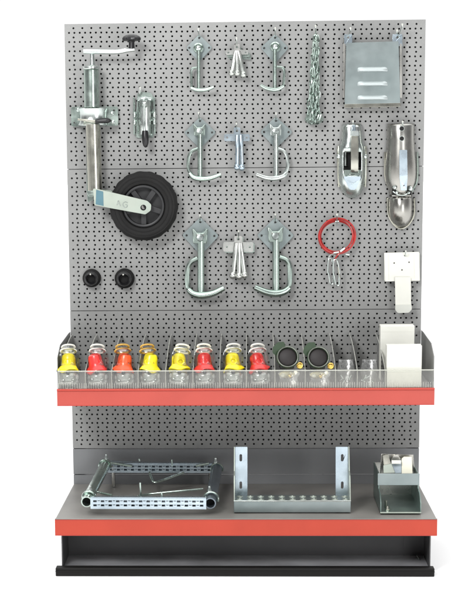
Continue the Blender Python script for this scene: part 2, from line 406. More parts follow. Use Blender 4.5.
# fork
fd = .078
P = rpoly([W(93.2, 188.6, fd), W(96, 188.6, fd), W(147.3, 200.8, fd), W(151.3, 204.5, fd), W(150.8, 210.5, fd), W(145.5, 214.4, fd), W(141, 213.6, fd), W(94.5, 205.2, fd)], .004)
fk = MB().plate(P, [circ(W(143.4, 207.6, fd), .0082, 18)], FN, .004).build('fork_arm', 'zincpale', jw, bevel=.0007)
MB().lathe([(.0080, 0), (.0080, .002)], W(143.4, 207.6, fd-.003), FN, 18).build('axle_hollow', 'hole', fk)
MB().plate([W(96.2, 189.8, fd+.0043), W(103.2, 191.6, fd+.0043), W(103.6, 206, fd+.0043), W(95.6, 204.4, fd+.0043)], [], FN, .0003).build('blue_patch', 'bluepatch', fk)
P = [W(100, 189, .016), W(111, 190.5, .016), W(150, 203, .016), W(150, 211, .016), W(100, 202, .016)]
MB().plate(P, [], FN, .004).build('fork_arm', 'zincpale', jw, bevel=.0005)
MB().tube([W(143.6, 207, .012), W(143.6, 207, .077)], .006, 16).build('axle', 'steel', jw)
MB().box(b.x-.018, b.x+.022, -.0775, -.012, b.z-.008, b.z+.004).build('fork_bridge', 'zincgreen', jw, bevel=.001)
# raised marks pressed into the arm: two small rounded letters
def emb(pts, r=.0011): return MB().tube(smooth(pts, 4), r, 6)
q = fd+.0045
emb([W(117.0, 205.3, q), W(118.4, 200.6, q), W(120.3, 205.9, q)]).build('pressed_mark', 'zinc', fk)
emb([W(117.6, 203.4, q), W(119.5, 203.8, q)]).build('pressed_mark', 'zinc', fk)
emb([W(127.6, 202.8, q), W(125.3, 201.8, q), W(122.8, 204, q), W(124.5, 207.2, q), W(127, 206.8, q), W(127.2, 205, q), W(125.4, 204.7, q)]).build('pressed_mark', 'zinc', fk)

# ------------------------------------------------------------------ tube clamp with black lever
tc = thing('tube_clamp', W(144.5, 120, 0), 'small zinc tube clamp with black gripped lever, right of the jockey wheel tube', 'clamp')
P = rpoly([W(137.5, 93.5, .004), W(141, 92, .004), W(151, 92.8, .004), W(154, 98, .004), W(152.4, 108, .004), W(155.8, 118, .004), W(152.8, 126, .004), W(154, 138, .004), W(135.4, 138, .004), W(136.4, 126, .004), W(133.8, 118, .004), W(137, 108, .004)], .008)
MB().plate(P, [circ(W(139.5, 95.5, .004), .0025, 8)], FN, .003).build('back_plate', 'zincgreen', tc, bevel=.0006)
mb = MB(); rows = []; ys = [(99, .78), (100.5, 1), (104, 1.02), (112, .98), (124, 1), (134, 1), (135.5, .94)]
for py_, k in ys:
    c = W(144.6, py_, .03); row = []
    for j in range(13):
        t = j/12; x = -1+2*t; y = -(1-abs(x)**3.2)*.028*k; row.append(Vector((c.x+x*.0205*k, -.010+y, c.z)))
    rows.append(row)
mb.add([v for r_ in rows for v in r_], [(i*13+j, i*13+j+1, (i+1)*13+j+1, (i+1)*13+j) for i in range(len(rows)-1) for j in range(12)])
mb.build('clamp_shell', 'zinc', tc, solid=.0025, sharp=40)
for sx in (-1, 1):
    for py_ in (115, 122.5):
        MB().sphere(W(144.6+sx*9.9, py_, .012), .0092, 14, (.62, 1.1, 1.15)).build('side_bulge', 'zinc', tc)
    MB().box(*sorted((W(144.6+sx*9.4, 130, .01).x, W(144.6+sx*11, 130, .01).x)), -.018, -.006, W(0, 136, .01).z, W(0, 99, .01).z).build('side_rail', 'zincgreen', tc, bevel=.0008)
MB().lathe([(.0105, 0), (.0105, .003), (.007, .008), (.004, .012), (.001, .013)], W(144.4, 104.5, .038), FN, 20).build('pivot_boss', 'zinc', tc)
lv = MB().tube(smooth([W(144.2, 104, .05), W(144.0, 112, .048), W(144.3, 124, .046), W(145, 133, .048)], 4), .0030, 10).build('lever', 'zinc', tc)
MB().tube([W(145.0, 130.6, .049), W(145.1, 133, .049), W(145.3, 138, .050), W(145.5, 143, .051), W(145.5, 146, .051), W(145.5, 147.6, .051)], [.0078, .0092, .0098, .0088, .0062, .002], 16).build('lever_grip', 'blackplastic', lv)
MB().tube([W(139.5, 99.5, .020), W(145, 98.3, .026), W(150.5, 99.5, .020)], .0060, 12).build('top_bow', 'zinc', tc)
peg(139.5, 95.5, 140.2, 90, 'small peg hook at the top of the tube clamp with the black lever', .02)

# ------------------------------------------------------------------ toggle hooks: diamond plate, rod, loop handle, curved foot
def toggle(label, top, right, bot, left, boss, br, kind, rx, rw, ry1, handle, foot, mt):
    t = thing('toggle_hook', W(*top, 0), label, 'toggle hook', 'toggle hooks on diamond plates')
    P = rpoly([W(*top, .006), W(*right, .006), W(*bot, .006), W(*left, .006)], .007)
    cx, cz = (left[0]+right[0])/2, (top[1]+bot[1])/2
    hs = [circ(W(cx+(p[0]-cx)*.74, cz+(p[1]-cz)*.74, .006), .0030, 12) for p in (top, right, bot, left)]
    pl_ = MB().plate(P, hs, FN, .004).build('base_plate', 'zincmatt', t, bevel=.0009)
    rad = rw/2*MPX*1.12; dr = .026
    if kind == 'boss':
        MB().lathe([(br*MPX, 0), (br*MPX*1.02, .004), (br*MPX*.95, .010), (br*MPX*.72, .013), (br*MPX*.60, .0105), (.001, .0105)], W(*boss, .010), FN, 28).build('boss', mt, t)
        MB().lathe([(br*MPX*.50, 0), (br*MPX*.50, .006), (br*MPX*.34, .0075), (.001, .0078)], W(*boss, .020), FN, 6).build('nut', 'zinc', t)
    else:                            # cup: a short open saddle with two horns round the rod's head
        w = br; x0, y0 = boss
        P = [W(x0-w, y0-w*1.0, .010), W(x0-w*.72, y0-w*.96, .010), W(x0-w*.38, y0-w*.50, .010), W(x0+w*.38, y0-w*.50, .010), W(x0+w*.72, y0-w*.96, .010), W(x0+w, y0-w*1.0, .010),
             W(x0+w*.90, y0+w*.10, .010), W(x0+w*.86, y0+w*.85, .010), W(x0-w*.86, y0+w*.85, .010), W(x0-w*.90, y0+w*.10, .010)]
        MB().plate(P, [], FN, .022).build('cup', mt, t, bevel=.0022)
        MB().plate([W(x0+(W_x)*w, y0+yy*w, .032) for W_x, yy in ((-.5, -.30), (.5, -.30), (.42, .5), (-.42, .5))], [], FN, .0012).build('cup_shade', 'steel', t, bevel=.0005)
        MB().lathe([(w*.52*MPX, 0), (w*.52*MPX, .009), (w*.42*MPX, .012), (w*.22*MPX, .0125), (.001, .0125)], W(x0, y0+w*.18, .028), (0, -1, .15), 8).build('rod_head', 'zinc', t)
    MB().tube([W(rx, boss[1]+br*.5, dr), W(rx, (boss[1]+ry1)/2, dr), W(rx, ry1, dr)], rad, 16).build('rod', mt, t)
    hr = max(.0037, rad*.72)
    MB().tube(smooth([W(p[0], p[1], dr-.002) for p in handle], 6 if kind != 'boss' else 3), hr, 10).build('loop_handle', mt, t)
    n = len(foot); pts = smooth([W(p[0], p[1], dr+.004+.010*i/(n-1)) for i, p in enumerate(foot)], 5); m_ = len(pts)
    MB().tube(pts, [hr*1.10*(1+.30*math.sin(math.pi*i/(m_-1))) for i in range(m_)], 12, flat=.8).build('foot', mt, t)
    return t
toggle('smallest toggle hook in the top row at left, foot pointing right', (199.2, 34.6), (212.6, 47.8), (199, 62.3), (186, 47.8), (198.4, 48.3), 5.2, 'boss', 198.6, 3.2, 89.5,
       [(197.4, 68), (191.8, 69.2), (191.3, 78), (191.6, 88.4)], [(191, 88), (197.7, 90.1), (206.5, 89.6), (213.8, 87)], 'zincgreen')
toggle('smallest toggle hook in the top row at right, foot pointing left', (275.2, 34.1), (288.8, 48), (275, 64), (260.5, 48), (275.2, 47.1), 5.2, 'boss', 274.7, 3.4, 87.8,
       [(276.7, 67), (283.6, 68.6), (284, 78), (283, 87)], [(283.5, 86.5), (276, 89.8), (267, 88.6), (260.3, 85.2)], 'zincgreen')
toggle('middle sized toggle hook with open cup in the second row at left', (200, 117), (216.3, 132.4), (200, 149), (183.8, 133), (199.6, 130.5), 6.2, 'cup', 200, 4.4, 177.5,
       [(198.6, 148.6), (191.8, 151.4), (188.6, 158), (188.4, 169), (192, 175.8)], [(189.5, 173.5), (193, 177), (200, 178.9), (210.4, 178), (221, 174.3)], 'zincgreen')
toggle('middle sized toggle hook with open cup in the second row at right', (275.8, 116.6), (292.9, 132), (275.8, 149), (259.8, 132), (275.5, 130.5), 6.2, 'cup', 275.8, 4.4, 177,
       [(278, 148.6), (284, 151.4), (287.4, 158), (287.4, 168), (283.6, 175)], [(286.5, 172.8), (283, 176.2), (275.8, 178.3), (266.4, 177.8), (256, 174.2)], 'zinc')
toggle('largest toggle hook with horned cup in the third row at left', (200.3, 217), (219.2, 235.8), (200.8, 255.5), (181.8, 235), (200.2, 236.5), 8.0, 'cup', 200.9, 6.4, 294.5,
       [(197.8, 258.3), (191, 262.3), (187.6, 270), (187.8, 287), (192.5, 292.3)], [(188.4, 289.5), (193, 293.6), (201.7, 295.4), (213.3, 293.2), (224, 287.8)], 'zincgreen')
toggle('largest toggle hook with horned cup in the third row at right', (275.2, 217.4), (294.4, 235.4), (275.5, 255.3), (256.6, 235.4), (275.4, 235), 8.0, 'cup', 276, 6.4, 293,
       [(279.5, 257), (286.4, 260), (289.6, 267), (289.2, 285), (285, 290)], [(289.5, 287.8), (284.5, 291.6), (276, 293.6), (266, 292), (254.6, 287.2)], 'zincgreen')
for (a_, b_, lb) in (((199.2, 37, 198.4, 31.5), 0, 'peg hook holding the top left toggle hook'), ((275.2, 37, 275.2, 30.5), 0, 'peg hook holding the top right toggle hook'),
                 ((200, 120, 198.6, 115), 0, 'peg hook holding the second row left toggle hook'), ((275.8, 120, 276, 115.5), 0, 'peg hook holding the second row right toggle hook'),
                 ((200.3, 221, 200.0, 217.5), 0, 'peg hook holding the third row left toggle hook'), ((275.2, 221, 275.2, 216.5), 0, 'peg hook holding the third row right toggle hook'),
                 ((237, 47.5, 236.6, 40.5), 0, 'peg hook holding the uppermost small cross shaped catches'), ((237, 131, 236.4, 125.5), 0, 'peg hook holding the bluish cross shaped catches'),
                 ((238.3, 240, 238.6, 233.5), 0, 'peg hook holding the lowest cross shaped catches')):
    peg(*a_, lb, .035, .0017)

# ------------------------------------------------------------------ cross shaped catches hanging between the toggles
def catch(label, cx, ytab, yarm0, yarm1, hw, legs, yk, mt, kr, n_l=2, rot=0., seed=0):
    t = thing('catch', W(cx, ytab, 0), label, 'catch', 'cross shaped catches')
    tw = 3.3*hw/12.5
    for layer in range(n_l):
        d = .024-.007*layer; dx = 1.2*layer; dy = 2.2*layer*(1 if yarm1-yarm0 < 6 else .4)
        def q(x, y): return W(cx+x+dx, y+dy+x*math.tan(rot*(1-1.6*layer)), d)
        r1 = [q(-tw, ytab), q(tw, ytab), q(tw, yarm0), q(hw, yarm0), q(hw, yarm1), q(-hw, yarm1), q(-hw, yarm0), q(-tw, yarm0)]
        ym = (yarm0+yarm1)/2
        hs = [circ(q(0, ytab+(yarm0-ytab)*.5), .0034*hw/12.5, 10), circ(q(-hw*.76, ym), .0028, 10), circ(q(hw*.76, ym), .0028, 10)]
        MB().plate(rpoly(r1, .0042), hs, FN, .0026).build('cross_plate', mt if layer == 0 else 'zincgreen', t, bevel=.0005)
    for i, (x0, x1, y1) in enumerate(legs):
        d0, d1 = .030, .034
        lg = MB().tube(smooth([W(x0, yarm0+1, d0), W(x0*.6+x1*.4, yarm1+4, d0+.003), W(x1, y1, d1)], 4), kr*.62, 10, flat=.7).build('leg', mt, t)
        MB().sphere(W(x1, y1, d1), kr, 14, (1, .9, 1.1)).build('knob', mt, lg)
    return t
catch('smallest cross shaped zinc catch with three spread knobs between the top toggle hooks', 237, 44.5, 50.2, 54.9, 11.4, [(236, 231.6, 73.0), (237.2, 237.3, 73.2), (238.4, 243.4, 74.6)], 74, 'catchzinc', .0088, 3, -.02)
catch('bluish cross shaped catch with two round ended legs between the second row toggle hooks', 237, 127.5, 134.2, 141.2, 12.8, [(237.4, 237, 167), (241, 241.8, 167.5)], 167, 'zincblue', .0090, 1)
catch('largest pale cross shaped catch with knobs between the third row toggle hooks', 238.3, 236, 242.0, 251.8, 15, [(236.4, 232.8, 275.4), (238.8, 239.0, 276.2), (240.4, 244.6, 275.0)], 276, 'catchzinc', .0102, 2, .01)

# ------------------------------------------------------------------ chain bundle
def link_pts(c, ax, side, L, w):
    out = []
    for k in range(12):
        a = 2*math.pi*k/12; x = math.cos(a)*w; y = math.sin(a)*w + (L if math.sin(a) > .01 else -L if math.sin(a) < -.01 else 0)
        out.append(c+side*x+ax*y)
    return out
mb = MB(); rnd = random.Random(3)
strands = [(314.6, 308.5, .022), (315.6, 312.8, .030), (316.4, 316.8, .024), (315.2, 309.8, .036), (316.2, 314.4, .040), (317, 318, .033), (315.8, 317.8, .016), (314.9, 311.2, .014)]
for si, (xa, xb, d) in enumerate(strands):
    n_ = 13; prev = None
    for i in range(n_*1):
        t = (i+.5)/n_; yy = 33+ t*(84+3*math.sin(si*2.1)); x = xa+(xb-xa)*(t**1.3)+.6*math.sin(i*1.7+si)
        p = W(x, yy, d+.004*math.sin(i*2.3+si)); yy2 = yy+5.9; x2 = xa+(xb-xa)*(min(1, (i+1.5)/n_)**1.3)+.6*math.sin((i+1)*1.7+si)
        p2 = W(x2, yy2, d+.004*math.sin((i+1)*2.3+si)); ax = (p2-p).normalized()
        ang = (0 if i % 2 else 90)+35*math.sin(si+i*.4)
        side = (Matrix.Rotation(R(ang), 3, ax) @ ax.orthogonal().normalized())
        mb.tube(link_pts((p+p2)/2, ax, side, .0062, .0058), .0019, 6, True)
for si in range(4):                     # bottoms of the loops
    xa, xb = 308.2+si*2.0, 313.5+si*2.2; d = .02+.006*si
    for i in range(5):
        t = (i+.5)/5; a = math.pi*t; c = W((xa+xb)/2-math.cos(a)*(xb-xa)/2*1.1, 116.5+math.sin(a)*5.2, d)
        ax = Vector((math.sin(a), 0, -math.cos(a))); ax.normalize()
        side = Matrix.Rotation(R(0 if i % 2 else 80), 3, ax) @ Vector((0, 1, 0)).cross(ax)
        mb.tube(link_pts(c, ax, side.normalized(), .0062, .0058), .0019, 6, True)
solo(mb, 'chain', 'zincgreen', W(315.6, 30, .02), 'bundle of zinc chain hanging in several strands beside the slotted plate', 'chain')
peg(315.6, 34, 315.6, 28.4, 'peg hook carrying the bundle of chain', .05)

# ------------------------------------------------------------------ slotted sheet plate
sp_ = thing('slotted_plate', W(372, 38, 0), 'grey sheet metal plate with three bright horizontal louvres, near the top right corner', 'metal plate')
d = .034
def rect(x0, y0, x1, y1, d): return [W(x0, y0, d), W(x1, y0, d), W(x1, y1, d), W(x0, y1, d)]
P = rpoly([W(346.2, 43, d), W(398.6, 41.4, d), W(400.2, 103.2, d), W(344.6, 104.4, d)], .003)
sl = [slot(W(372.5, y, d), .0405, .0042) for y in (69.8, 84, 98)]
body = MB().plate(P, [], FN, .002).build('sheet', 'zincmatt', sp_, bevel=.0006)
for y in (69.8, 84, 98):
    c = W(372.5, y, d); m_ = MB(); n1 = 11
    rows = []
    for i, (dz, dd) in enumerate(((.0068, .0018), (.0040, .0050), (.0008, .0080), (-.0024, .0090), (-.0048, .0070), (-.0060, .0018))):
        rows.append([Vector((c.x-.0420+.084*j/(n1-1), -d-.0005-dd*min(1, 2.4*math.sin(math.pi*(j+.15)/(n1-.7))), c.z+dz)) for j in range(n1)])
    m_.add([v for r_ in rows for v in r_], [(i*n1+j, i*n1+j+1, (i+1)*n1+j+1, (i+1)*n1+j) for i in range(5) for j in range(n1-1)])
    m_.build('louvre', 'louvre', body, sharp=60)
MB().hexa([W(344.6, 104, d+.002), W(400.3, 102.8, d+.002), W(400.3, 102.8, .005), W(344.6, 104, .005)], [W(344.4, 107.8, d+.004), W(400.6, 107, d+.004), W(400.6, 107, .005), W(344.4, 107.8, .005)]).build('bottom_fold', 'zincwarm', sp_, bevel=.0008)
for x0, x1 in ((343.2, 345.8), (399.6, 402.0)):
    MB().hexa([W(x0, 40, .006), W(x1, 40, .006), W(x1, 98, .006), W(x0, 98, .006)], [W(x0, 44, .028), W(x1, 44, .028), W(x1, 98, .028), W(x0, 98, .028)]).build('side_fold', 'steel', sp_, bevel=.0006)
for x0, x1 in ((344.2, 352.2), (392.4, 402.4)):
    P = [W(x0, 34.5, .024), W(x1, 34.5, .024), W(x1, 46, .026), W(x0, 46, .026)]
    MB().plate(P, [circ(W((x0+x1)/2, 37.5, .024), .0035, 10)], FN, .002).build('hanging_tab', 'zincblue', sp_, bevel=.0005)
peg(345.5, 37.5, 350.4, 30.8, 'peg hook through the left tab of the slotted plate', .06)
peg(396.4, 37.0, 402.2, 27.0, 'peg hook through the right tab of the slotted plate', .06)
peg(396.8, 36, 397, 33, 'short peg hook at the right tab of the slotted plate', .03)

# ------------------------------------------------------------------ coupling heads
def shell(secs, mt, parent, name, n=16, skip=None, p=2.0, solid=.003, base=.004, sharp=50):
    rows = []
    for py_, cx, hw, dep in secs:
        row = []
        c = W(cx, py_, base+dep*.5)
        for j in range(n+1):
            t = math.pi*j/n; ct, st = math.cos(t), math.sin(t)
            x = -math.copysign(abs(ct)**(2/p), ct)*hw*MPX; y = abs(st)**(2/p)*dep
            row.append(Vector((c.x+x, -base-y, c.z)))
        rows.append(row)
    f = [(i*(n+1)+j, i*(n+1)+j+1, (i+1)*(n+1)+j+1, (i+1)*(n+1)+j) for i in range(len(rows)-1) for j in range(n) if not (skip and skip(i, j))]
    mb = MB(); mb.add([v for r_ in rows for v in r_], f)
    return mb.build(name, mt, parent, solid=solid, sharp=sharp)
ca = thing('coupling_head', W(352, 126, 0), 'pressed zinc coupling head with brown lever and open middle, above the red cable', 'coupling head')
secs = [(124, 352.3, 9.5, .030), (128, 352.3, 10, .032), (136, 352.3, 10.6, .034), (143, 352.3, 11.3, .036), (147, 352.2, 13.2, .036), (152, 352, 13.8, .038), (158, 352, 13.8, .040), (168, 352, 13.8, .041), (174, 352, 13.6, .042), (182, 352, 13.2, .040), (189, 352, 11.4, .034), (194, 352.2, 8.4, .024), (197.3, 352.4, 4.6, .010), (198.2, 352.4, 2.4, .004)]
shell(secs, 'zinc', ca, 'body', 20, lambda i, j: (5 <= i <= 7 and 6 <= j <= 13), 2.6)
MB().box(W(344, 160, .02).x, W(361, 160, .02).x, -.022, -.012, W(0, 170, .02).z, W(0, 149, .02).z).build('inner_hollow', 'hole', ca)
for sx, x in ((-1, 338), (1, 366)):
    MB().tube(smooth([W(x, 146, .012), W(x+sx*.2, 155, .014), W(x, 172, .014), W(x-sx*.8, 187, .012)], 4), .0026, 8).build('side_rail', 'zincwarm', ca)
    MB().lathe([(.0062, 0), (.0062, .006), (.003, .008)], W(x-sx*1.0, 156.5, .018), (sx*.6, -1, 0), 12).build('pivot_bolt', 'zinc', ca)
lvp = []
for y, dd in ((131.5, .046), (134, .051), (145, .056), (158, .060), (168, .058), (172.8, .052)): lvp.append((y, dd))
mb = MB(); vs = []
for y, dd in lvp:
    hw = 4.3 if y > 134 else 3.6
    vs += [W(354.6-hw, y, dd-.008), W(354.6-hw+.7, y, dd), W(354.6+hw-.7, y, dd), W(354.6+hw, y, dd-.008)]
k_ = len(lvp); mb.add(vs, [(i*4+j, i*4+j+1, (i+1)*4+j+1, (i+1)*4+j) for i in range(k_-1) for j in range(3)])
mb.build('lever', 'zincwarm', ca, solid=.002, sharp=25)
MB().plate(rpoly([W(350.6, 131, .053), W(358.6, 131, .053), W(359, 136, .0535), W(350.4, 136, .0535)], .003), [], FN, .003).build('lever_cap', 'zinc', ca, bevel=.001)
MB().hexa([W(351.5, 125.5, .034), W(356, 124.4, .034), W(356, 131, .030), W(351.5, 131, .030)], [W(352.5, 125, .046), W(355, 125, .046), W(356, 131.5, .050), W(351.5, 131.5, .050)]).build('spring_tab', 'zincblue', ca, bevel=.001)
MB().tube([W(345.5, 152, .030), W(345.5, 166, .034)], .0028, 8).build('spring_pin', 'zinc', ca)
MB().plate(rpoly([W(343.2, 176.5, .0445), W(361.4, 176.5, .0445), W(355.4, 190, .041), W(349.6, 190, .041)], .006), [circ(W(352, 184, .043), .0018, 8), circ(W(354.2, 182.5, .043), .0014, 8)], FN, .0035).build('nose_plate', 'zincblue', ca, bevel=.0015)
MB().plate([W(344, 170, .042), W(361, 170, .042), W(361, 175.6, .044), W(344, 175.6, .044)], [], FN, .002).build('nose_step', 'zincgreen', ca, bevel=.001)
peg(352.5, 128, 353, 123.5, 'peg hook behind the top of the open coupling head', .03)

cb = thing('coupling_head', W(401, 126, 0), 'long dark tubular coupling head with bright handle and rounded nose at the right edge', 'coupling head')
secs = [(123.8, 401.3, 13.7, .040), (126, 401.3, 14, .042), (140, 401.2, 14.1, .044), (152, 401.2, 14.8, .046), (164, 401.2, 15.8, .048), (174, 401.2, 16, .048), (182, 401.2, 15.2, .046), (188, 401.2, 13.2, .042), (191, 401.2, 12.2, .040), (196.4, 401.2, 11.5, .036)]
bd = shell(secs, 'steel', cb, 'tube_body', 24, None, 2.0)
secs = [(196.5, 401.2, 11.6, .040), (199, 401.2, 12.0, .043), (204, 401.2, 12.2, .046), (211, 401.2, 12.1, .047), (216, 401.2, 11.7, .044), (220, 401.2, 10.4, .037), (223.5, 401.2, 8.2, .028), (226, 401.2, 5.6, .018), (227.6, 401.2, 2.6, .008)]
shell(secs, 'steel', cb, 'ball_cup', 22, None, 2.0)
MB().tube(smooth([W(387.5, 198, .010), W(388, 213, .010), W(391.2, 221, .010), W(396, 226.6, .010), W(401.3, 228.6, .010), W(406.6, 226.4, .010), W(411.4, 221, .010), W(414.4, 213, .010), W(414.4, 198, .010)], 5), .0026, 8).build('cup_rim', 'zincwarm', cb)
MB().box(W(391.6, 190, .02).x, W(410.8, 190, .02).x, -.0405, -.010, W(0, 199, .02).z, W(0, 189.5, .02).z).build('mechanism_hollow', 'hole', cb)
MB().tube(smooth([W(384.8, 152, .010), W(384.6, 164, .010), W(385.2, 178, .010), W(388.8, 188, .012), W(391.5, 194, .014)], 4), .0024, 8).build('side_rail', 'zincwarm', cb)
MB().tube(smooth([W(417.6, 152, .010), W(417.6, 178, .010), W(414.2, 187, .012), W(411.5, 193, .014)], 4), .0024, 8).build('side_rail', 'zincgreen', cb)
mb = MB().plate(rpoly([W(399.2, 150, .066), W(407, 150, .066), W(407.4, 176, .070), W(406.6, 190.5, .066), W(400.6, 190.5, .066), W(399.4, 176, .070)], .0025), [circ(W(403.8, 185.6, .067), .002, 8)], FN, .004)
hd = mb.build('handle', 'zincblue', cb, bevel=.001)
MB().hexa([W(400, 151, .045), W(406.5, 151, .045), W(406.5, 155, .045), W(400, 155, .045)], [W(400, 151, .0655), W(406.5, 151, .0655), W(406.5, 155, .0655), W(400, 155, .0655)]).build('handle_post', 'steel', hd)
MB().hexa([W(400.6, 186, .020), W(406.4, 186, .020), W(406.4, 190, .020), W(400.6, 190, .020)], [W(400.6, 186, .0655), W(406.4, 186, .0655), W(406.4, 190, .0655), W(400.6, 190, .0655)]).build('handle_post', 'steel', hd)
for y in (128.6, 138.6):
    MB().lathe([(.0062, 0), (.0062, .0016)], W(401.8, y, .0452+.0022*(y > 130)), FN, 18).build('bolt_hole', 'hole', cb)
    MB().ring(W(401.8, y, .0460+.0022*(y > 130)), .0066, .0009, FN, 24, 6).build('hole_rim', 'zinc', cb)
MB().lathe([(.0034, 0), (.0034, .002)], W(401.8, 199.6, .0455), FN, 14).build('nose_hole', 'hole', cb)
for x, y, r_ in ((394.5, 187.5, .006), (410.2, 188.6, .0065), (396.5, 192.5, .0045), (408.5, 192.8, .0045)):
    MB().lathe([(r_, 0), (r_, .006), (r_*.6, .009), (.001, .0095)], W(x, y, .040), FN, 10).build('mechanism_bolt', 'zinc', cb)
MB().tube(smooth([W(393, 191.5, .042), W(398, 194.6, .046), W(404, 195.2, .046), W(410, 192, .042)], 4), .0020, 8).build('spring', 'zinc', cb)
MB().tube([W(392, 195.6, .038), W(411, 195.6, .038)], .0030, 8).build('cross_pin', 'steel', cb)
peg(402, 128, 402.6, 124, 'peg hook inside the upper hole of the long coupling head', .05)

# ------------------------------------------------------------------ red breakaway cable
rc = thing('breakaway_cable', W(336.8, 218, 0), 'coiled red plastic covered cable with two snap hooks hanging under the coupling head', 'cable')
c0 = W(336.8, 236.6, .028); pts = []
NT = 3
for i in range(NT*40+1):
    a = math.pi*1.42+2*math.pi*i/40; k = i/40
    rr = (17.4+1.1*math.sin(k*2.1+.6))*MPX
    pts.append(c0+Vector((math.cos(a)*rr+.0016*math.sin(k*1.7), -.005*math.sin(k*2.4)+.003*math.cos(k*4), math.sin(a)*rr*.96+.002*math.sin(k*3.3))))
MB().tube(pts, .0026, 8).build('coil', 'redcable', rc)
MB().tube(smooth([W(348, 249.6, .033), W(343, 251.8, .036), W(338.4, 254.5, .038), W(335.5, 258.5, .036), W(334.3, 261, .034)], 5), .0021, 8).build('cable_tail', 'redcable', rc)
for p_ in ((W(344.5, 248.2, .036), W(340.2, 251.6, .039)), (W(333.6, 253.2, .036), W(339, 252.4, .036)), (W(345.6, 254.8, .030), W(349.4, 255.2, .030)), (W(335.2, 221.9, .034), W(339.0, 221.6, .034))):
    MB().tube(p_, .0031, 10).build('ferrule', 'zinc', rc)
def snap(x, y, L, d, tilt):
    t = MB(); top = W(x, y, d); dn = W(x+tilt, y+L, d); ax = (dn-top).normalized(); sd = ax.cross(Vector((0, 1, 0))).normalized(); Ln = (dn-top).length
    out = []
    for k in range(24):
        a = 2*math.pi*k/24; w = .0062 if math.sin(a) < 0 else .0085
        out.append(top+ax*(Ln/2+math.sin(a)*-1*Ln*.5*(1 if True else 0))+sd*(math.copysign(abs(math.cos(a))**.6, math.cos(a))*w))
    h = t.tube(out, .0025, 8, True).build('snap_hook', 'zinc', rc)
    MB().tube([top+ax*Ln*.30+sd*.0062, top+ax*Ln*.72+sd*.0078], .0026, 8).build('gate', 'zincwarm', h)
snap(330.2, 258.5, 26, .030, 1.6); snap(335.4, 259.5, 26.5, .038, 2.2)
MB().tube(smooth([W(336.6, 253.5, .036), W(331, 254.6, .036), W(329, 258, .034), W(331.6, 261.5, .032), W(334.6, 258, .034), W(334.4, 254.6, .035)], 5), .0012, 6).build('wire_eye', 'zinc', rc)
peg(336.8, 223, 337, 216.8, 'peg hook inside the red cable coil', .05)
solo(MB().tube([W(335.2, 222, .034), W(335.1, 232, .030), W(335.3, 236.5, .029)], .0007, 5), 'hanging_wire', 'steel', W(335.2, 222, .034), 'short thin wire hanging down inside the red cable coil', 'wire')

# ------------------------------------------------------------------ white T shaped holder
wt = thing('plastic_holder', W(401.6, 252, 0), 'white plastic T shaped holder with three small holes above the white cartons', 'plastic holder')
d = .030
P = rpoly([W(384, 252.8, d), W(419, 251.8, d), W(419.8, 280.6, d), W(385, 281.4, d)], .0015)
MB().plate(P, [circ(W(x, y, d), .0022, 10) for x, y in ((394.1, 263, ), (409.0, 262.2), (401.9, 269.9))]+[slot(W(405, 255.6, d), .0035, .0022)], FN, .003).build('face_plate', 'white', wt, bevel=.0007)
for x0, x1 in ((384.1, 385.4), (418.6, 419.8)):
    MB().hexa([W(x0, 253, .004), W(x1, 253, .004), W(x1, 280.6, .004), W(x0, 280.6, .004)], [W(x0, 253, d-.0005), W(x1, 253, d-.0005), W(x1, 280.6, d-.0005), W(x0, 280.6, d-.0005)]).build('side_wall', 'whitegrey', wt)
for x in (388.6, 414.2):
    MB().tube([W(x, 254, d+.003), W(x+.3, 279.5, d+.003)], .0009, 6).build('face_rib', 'white', wt)
P = rpoly([W(394.8, 277, d+.004), W(410.6, 277, d+.004), W(410.9, 304.6, d+.004), W(395.2, 304.8, d+.004)], .0015)
MB().plate(P, [], FN, .006).build('stem', 'white', wt, bevel=.0012)
P = rpoly([W(395.0, 304.4, d+.0035), W(411.2, 304.2, d+.0035), W(411.6, 309, d+.0035), W(408.6, 312.4, d+.0035), W(397.6, 312.8, d+.0035), W(395.0, 310, d+.0035)], .004)
MB().plate(P, [], FN, .010).build('stem_end', 'whitegrey', wt, bevel=.002)
peg(404.8, 255.8, 405.6, 253.4, 'peg hook holding the white plastic holder', .05)

# ------------------------------------------------------------------ two rubber bump stops
for (x, y, k, lb) in ((92.0, 277.9, .92, 'smaller black rubber stop with hollow centre below the wheel, nearer the left edge'), (124.8, 278.2, 1.0, 'larger black rubber stop with hollow centre below the wheel')):
    t = thing('rubber_stop', W(x, y, 0), lb, 'rubber stop', 'black rubber stops')
    u = MPX*k; c = W(x, y, .002)
    MB().lathe([(9.6*u, 0), (10.2*u, .003), (10.2*u, .012), (9.2*u, .016), (8.2*u, .018)], c, FN, 32).build('collar', 'rubber', t)
    MB().lathe([(8.0*u, .016), (7.6*u, .030), (6.6*u, .038), (5.4*u, .040), (4.6*u, .036), (4.4*u, .022)], c, FN, 32, cap=False).build('cone', 'blackplastic', t)
    MB().lathe([(4.5*u, .0), (4.5*u, .022)], c, FN, 24).build('hollow', 'hole', t)
    MB().sphere(W(x-1.6, y-3.6, .040), .0026, 10).build('peg_tip', 'white', t)

